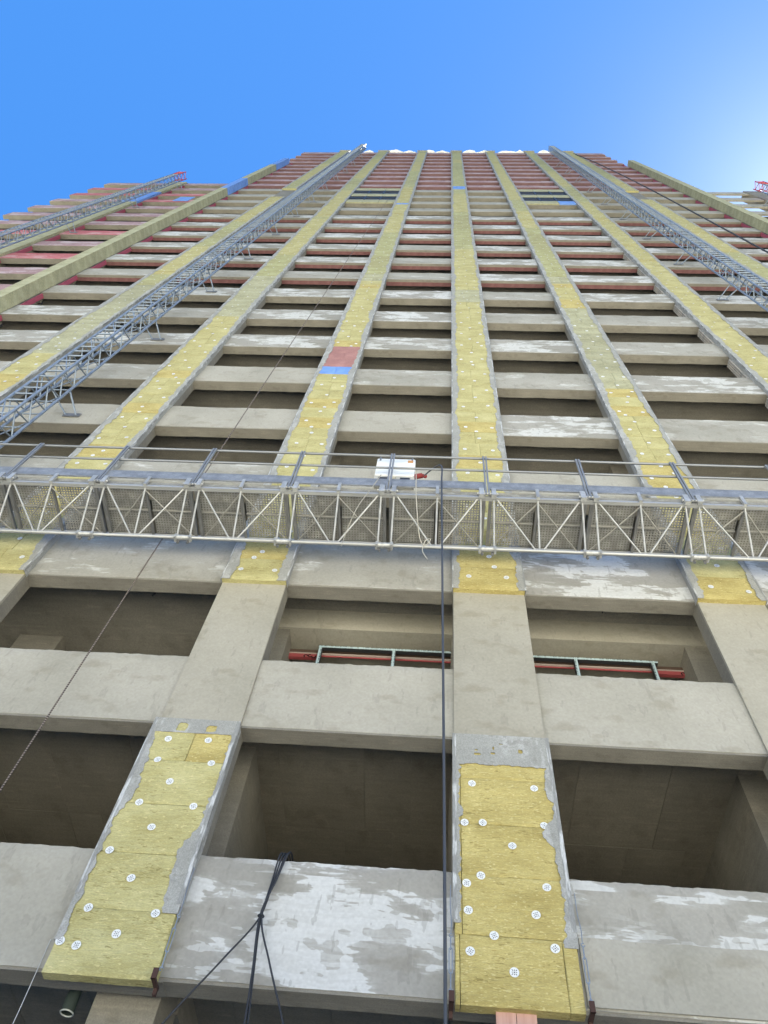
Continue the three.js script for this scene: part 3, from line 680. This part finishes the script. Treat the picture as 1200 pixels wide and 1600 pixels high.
  const sh = new THREE.Shape(); const rw = 0.32, rh = 0.62, rc = 0.03; sh.moveTo(-rw + rc, 0.16); sh.lineTo(rw - rc, 0.16); sh.quadraticCurveTo(rw, 0.16, rw, 0.16 + rc); sh.lineTo(rw, 0.16 + rh - rc); sh.quadraticCurveTo(rw, 0.16 + rh, rw - rc, 0.16 + rh); sh.lineTo(-rw + rc, 0.16 + rh); sh.quadraticCurveTo(-rw, 0.16 + rh, -rw, 0.16 + rh - rc); sh.lineTo(-rw, 0.16 + rc); sh.quadraticCurveTo(-rw, 0.16, -rw + rc, 0.16);
  const cg = new THREE.ExtrudeGeometry(sh, { depth: 0.18, bevelEnabled: true, bevelSize: 0.008, bevelThickness: 0.008, bevelSegments: 2 }); cg.translate(0, 0.02, -0.14);
  part('cabinet', cg, wM, cb);
  part('base_tray', merge([box(-0.33, -0.03, 0.0, 0.165, -0.14, 0.04), box(0.03, 0.33, 0.0, 0.165, -0.14, 0.04)]), gM, cb);
  part('socket', merge([box(-0.26, -0.10, 0.03, 0.10, 0.041, 0.05), box(0.10, 0.26, 0.03, 0.10, 0.041, 0.05)]), frameDark, cb);
  part('warning_sticker', box(0.20, 0.29, 0.66, 0.76, 0.0485, 0.051), std({ color: new THREE.Color(0.65, 0.32, 0.12) }), cb);
  part('plug', merge([tube(V(0.33, 0.34, -0.05), V(0.46, 0.36, -0.03), 0.045, 10), tube(V(0.46, 0.36, -0.03), V(0.52, 0.30, -0.02), 0.03, 8)]), std({ color: new THREE.Color(0.25, 0.04, 0.04) }), cb);
  for (const q of [-0.275, 0.275]) part('hook', box(q - 0.015, q + 0.015, 0.72, 0.86, -0.02, 0.05), darkSteelM, cb);
}

// ------------------------------------------------------------------ ropes and cables
const curve = (pts, r, seg = 60, rad = 7) => new THREE.TubeGeometry(new THREE.CatmullRomCurve3(pts.map(p => V(...p))), seg, r, rad, false);
{
  const cab = std({ color: new THREE.Color(0.055, 0.06, 0.07), roughness: 0.55 });
  solo('power_cable', curve([[-1.12, 13.08, 1.16], [-1.02, 13.14, 1.24], [-0.88, 13.10, 1.36], [-0.835, 12.95, 1.41], [-0.83, 12.4, 1.42], [-0.79, 9.5, 1.42], [-0.74, 6.0, 1.41], [-0.71, 3.5, 1.41], [-0.68, 0.6, 1.5], [-0.3, 0.03, 1.8], [0.6, 0.03, 2.0]], 0.0135, 160, 8), cab, 'thick grey power cable hanging down from the control box on the platform', 'cable');
  const ropeT = tex(64, 64, (u, v) => { const s = ((u * 3 + v) % 1); return s < 0.5 ? [52, 40, 38] : [140, 130, 122]; });
  ropeT.repeat.set(260, 1);
  const rp = curve([[-4.72, 55.2, 0.14], [-4.9, 44, 0.2], [-5.11, 33, 0.2], [-5.4, 18, 0.2], [-5.48, 12, 0.2], [-5.52, 7, 0.2], [-5.5, 0.05, 0.3]], 0.0105, 220, 6);
  const uv = rp.attributes.uv; for (let i = 0; i < uv.count; i++) uv.setXY(i, uv.getX(i) * 520, uv.getY(i));
  ropeT.repeat.set(1, 1);
  solo('safety_rope', rp, std({ map: ropeT, roughness: 0.9 }), 'twisted brown and white rope hanging straight down the facade left of centre', 'rope');
  solo('hoist_cable', curve([[12.3, 92.6, 0.1], [12.42, 80, 0.35], [12.75, 60, 0.45], [13.0, 38, 0.4], [13.1, 20, 0.4], [13.1, 0.03, 0.5]], 0.038, 120, 6), std({ color: new THREE.Color(0.04, 0.045, 0.06) }), 'black hose running down the facade beyond the right lattice mast', 'cable');
  const bn = thing('cable_bundle', 'tied bunch of dark cables hanging over the lowest beam and splaying apart', 'cable', null, [0, 0, 0]);
  const bc = std({ color: new THREE.Color(0.026, 0.028, 0.034), roughness: 0.7 });
  const st = [[[-2.33, 6.45, -1.2], [-2.32, 6.72, -0.3], [-2.33, 6.64, 0.03], [-2.37, 6.3, 0.05], [-2.42, 5.92, 0.07], [-2.65, 5.5, 0.1], [-2.99, 4.95, 0.12], [-3.6, 3.8, 0.2], [-4.6, 1.5, 0.5], [-4.9, 0.02, 0.8]],
    [[-2.36, 6.45, -1.2], [-2.35, 6.72, -0.3], [-2.36, 6.64, 0.03], [-2.385, 6.3, 0.05], [-2.41, 5.92, 0.06], [-2.36, 5.4, 0.08], [-2.31, 4.95, 0.1], [-2.2, 3.6, 0.2], [-2.1, 0.02, 0.6]],
    [[-2.30, 6.45, -1.2], [-2.29, 6.72, -0.3], [-2.30, 6.64, 0.03], [-2.35, 6.3, 0.06], [-2.40, 5.92, 0.085], [-2.24, 5.5, 0.09], [-2.0, 4.95, 0.1], [-1.5, 3.6, 0.2], [-0.9, 0.02, 0.6]],
    [[-2.27, 6.45, -1.2], [-2.27, 6.73, -0.3], [-2.275, 6.65, 0.04], [-2.34, 6.3, 0.075], [-2.415, 5.95, 0.09], [-2.37, 5.4, 0.10], [-2.335, 4.95, 0.12], [-2.3, 3.6, 0.2], [-2.35, 0.02, 0.6]]];
  st.forEach(p => part('strand', curve(p, 0.009, 120, 6), bc, bn));
  part('tie', new THREE.TorusGeometry(0.026, 0.008, 6, 14).rotateX(Math.PI / 2).translate(-2.41, 5.93, 0.075), bc, bn);
  solo('thin_wire', curve([[-4.31, 5.6, 0.012], [-4.30, 5.3, 0.02], [-4.28, 4.85, 0.05], [-4.3, 3.4, 0.1], [-4.35, 2, 0.2], [-4.4, 0.01, 0.3]], 0.004, 60, 5), std({ color: 0xb8b8b8 }), 'thin pale wire hanging below the lowest beam at bottom left', 'wire');
  solo('loose_cord', curve([[-1.80, 12.6, 1.40], [-1.9, 12.2, 1.39], [-2.1, 11.6, 1.3], [-2.25, 11.25, 1.0], [-2.27, 11.1, 0.95]], 0.007, 40, 5), std({ color: 0x9a978e }), 'thin grey cord dangling from the platform left of the control box', 'cord');
  solo('loose_cord', curve([[-1.24, 12.65, 1.40], [-1.22, 12.1, 1.40], [-1.18, 11.6, 1.25], [-1.12, 11.3, 1.0], [-1.06, 11.2, 0.96], [-1.0, 11.26, 0.97], [-0.97, 11.34, 1.0], [-1.04, 11.28, 1.0], [-1.08, 11.1, 0.95], [-1.0, 10.85, 0.95]], 0.008, 80, 5), std({ color: 0xa8a49a }), 'thin pale cord with a loop dangling under the control box', 'cord');
}

// ------------------------------------------------------------------ window frames and red lintels in the storey under the platform
{
  const filmT = tex(1024, 32, (u, v) => { const w = Math.floor(u * 90), on = hash(w, 3, 9) < 0.62 && v > 0.25 && v < 0.75; const g = hash(Math.floor(u * 700), Math.floor(v * 8), 10) < 0.55; return on && g ? [40, 52, 60] : [176, 196, 202]; });
  const filmM = std({ map: filmT, roughness: 0.5 });
  for (const [x0, x1, posts, lab, rx0, rx1, rl] of [
    [-2.72, -0.30, [-2.72, -1.53, -0.34], 'bare window frame in printed film, in the opening left of the middle pilaster', -3.55, -0.4, 'red-faced board behind the window frame left of the middle pilaster'],
    [0.16, 2.62, [0.2, 1.36, 2.56], 'bare window frame in printed film, in the opening right of the middle pilaster', 0.3, 3.42, 'red-faced board behind the window frame right of the middle pilaster']]) {
    const f = thing('window_frame', lab, 'window frame', 'window frames in the rendered storey');
    const y1 = 11.33, y0 = 9.0, z = -1.10;
    const hd = part('head', box(x0, x1 + 0.05, y1 - 0.05, y1, z - 0.07, z), frameDark, f);
    part('film', box(x0, x1 + 0.05, y1 - 0.05, y1 - 0.004, z + 0.001, z + 0.004, 1.5, 0.05), filmM, hd);
    for (const p of posts) { const m = part('mullion', box(p, p + 0.06, y0, y1 - 0.051, z - 0.07, z), frameDark, f); const g = box(p + 0.006, p + 0.054, y0, y1 - 0.052, z + 0.001, z + 0.004, 0.05, 1.5); const uv = g.attributes.uv; for (let i = 0; i < uv.count; i++) { const a = uv.getX(i); uv.setXY(i, uv.getY(i), a); } part('film', g, filmM, m); }
    part('bottom_rail', box(x0, x1 + 0.05, y0 - 0.06, y0 - 0.001, z - 0.07, z), frameDark, f);
    const bd = thing('red_board', rl, 'board', 'red boards in the rendered storey');
    const rM = std({ color: new THREE.Color(0.34, 0.07, 0.075), roughness: 0.55 }), rs = rx0 < 0 ? [rx0, -2.74] : [2.66, rx1], th = rx0 < 0 ? [-2.739, rx1] : [rx0, 2.659];
    part('board', box(rs[0], rs[1], 11.19, 11.27, -1.30, -1.24), rM, bd);
    part('thin_strip', box(th[0], th[1], 11.235, 11.262, -1.265, -1.25), rM, bd);
    part('top_strip', box(rx0, rx1, 11.272, 11.285, -1.30, -1.225), std({ color: new THREE.Color(0.5, 0.42, 0.38) }), bd);
    part('packer', box(rx0, rx1, 11.286, 11.37, -1.30, -1.235), std({ color: new THREE.Color(0.09, 0.055, 0.04) }), bd);
    // black brush mark
    const cx = rx0 < 0 ? rx0 + 0.62 : rx1 - 0.35;
    part('brush_mark', merge([[0, 0], [0.07, 0.02], [0.13, -0.01]].map(([dx, dy], i) => new THREE.TorusGeometry(0.032, 0.012, 5, 14, 4.4).rotateZ(i * 1.3).scale(0.9, 0.9, 0.15).translate(cx + dx, 11.215 + dy * 0.6, -1.237))), std({ color: 0x120a0a }), bd);
  }
  // cable tails hanging out of the ceiling
  for (const [x, z, k] of [[1.75, -0.55, 2], [-5.6, -0.6, 2], [-1.2, -0.5, 2], [5.4, -0.45, 4], [-1.9, -0.35, 4]]) part('cable_tail', new THREE.TubeGeometry(new THREE.CatmullRomCurve3([V(x, yB(k) + 0.56, z), V(x + 0.02, yB(k) + 0.44, z + 0.02), V(x + 0.07, yB(k) + 0.40, z + 0.05), V(x + 0.05, yB(k) + 0.30, z + 0.06)]), 14, 0.012, 6), frameDark, tower);
  // rendered soffit strip inside, in front of the frames
  for (const [a, b] of [[-3.9, -0.3], [0.2, 3.7]]) part('rendered_soffit', box(a, b, 11.46, 11.96, -2.2, -0.86, 3.2, 1.6, a), coatM, tower);
}

// ------------------------------------------------------------------ small things at the foot of the picture
{
  const pm = std({ color: new THREE.Color(0.035, 0.05, 0.045), roughness: 0.5 });
  const dp = thing('drain_pipe', 'dark drain pipe stub with a pale rim hanging under the lowest beam', 'pipe', null, [-4.07, 5.2, -0.42]);
  const tb = new THREE.LatheGeometry([[0.056, 0], [0.06, 0], [0.06, 0.65], [0.053, 0.65], [0.053, 0]].map(p => new THREE.Vector2(...p)), 28); part('pipe', tb, pm, dp);
  part('rim', new THREE.TorusGeometry(0.058, 0.007, 8, 28).rotateX(Math.PI / 2), std({ color: 0xb9bcb8, roughness: 0.5 }), dp);
  const labs = ['rusty steel bracket at the lower right corner of the left yellow pilaster', 'rusty steel bracket at the lower left corner of the middle yellow pilaster', 'rusty steel bracket at the lower right corner of the middle yellow pilaster'];
  [[-3.19, 5.27, 1], [-0.63, 5.27, -1], [0.54, 5.27, 1]].forEach(([x, y, s], i) => {
    const b = thing('steel_bracket', labs[i], 'bracket', 'rusty brackets under the insulation', [x, y, 0.04]); b.scale.setScalar(0.78);
    part('arm', merge([box(-0.025, 0.025, -0.05, -0.02, -0.05, 0.2), box(-0.02, 0.02, -0.12, -0.05, -0.05, 0.0)]), rustM, b);
    part('lip', box(-0.03, 0.03, -0.05, 0.07, 0.17, 0.19), rustM, b);
  });
  const tl = ['wire turnbuckle hanging on the left edge of the middle yellow pilaster', 'wire turnbuckle hanging on the right edge of the middle yellow pilaster', 'wire tensioner hanging on the right edge of the left yellow pilaster'];
  [[-0.635, 5.35], [0.548, 5.35], [-3.165, 5.35]].forEach(([x, y], i) => {
    const t = thing('turnbuckle', tl[i], 'turnbuckle', 'wire turnbuckles at the pilaster feet', [x, y, 0.13]);
    part('frame', merge([tube(V(-0.014, 0.16, 0), V(-0.014, 0.36, 0), 0.005), tube(V(0.014, 0.16, 0), V(0.014, 0.36, 0), 0.005), new THREE.TorusGeometry(0.014, 0.005, 6, 12, Math.PI).translate(0, 0.36, 0), new THREE.TorusGeometry(0.014, 0.005, 6, 12, Math.PI).rotateZ(Math.PI).translate(0, 0.16, 0)]), galvM, t);
    part('hook', merge([tube(V(0, 0.36, 0), V(0, 0.48, 0), 0.006), new THREE.TorusGeometry(0.016, 0.005, 6, 12, 5).rotateZ(1).translate(0.004, 0.49, 0)]), galvM, t);
    part('hook', merge([tube(V(0, 0.0, 0), V(0, 0.16, 0), 0.006), new THREE.TorusGeometry(0.016, 0.005, 6, 12, 5).translate(0, 0.0, 0)]), galvM, t);
    part('wire', curve([[0, 0.5, 0], [0.006, 0.62, 0.004], [-0.004, 0.78, -0.004], [0.0, 1.0, -0.01]], 0.004, 24, 5), galvM, t);
  });
  const pw = thing('pink_post', 'pink-stained timber post under the middle yellow pilaster', 'post', null, [-0.08, 0, -0.02]);
  const pinkT = tex(256, 512, (u, v) => mix([176, 136, 126], [202, 166, 155], fbm(u, v, 18, 3, 4, 701)));
  part('board', box(-0.17, -0.003, 0, 5.315, 0.02, 0.07, 0.5, 1.5), std({ map: pinkT }), pw);
  part('board', box(0.003, 0.17, 0, 5.315, 0.02, 0.068, 0.5, 1.5, 0.4), std({ map: pinkT }), pw);
}

renderer.render(scene, camera);
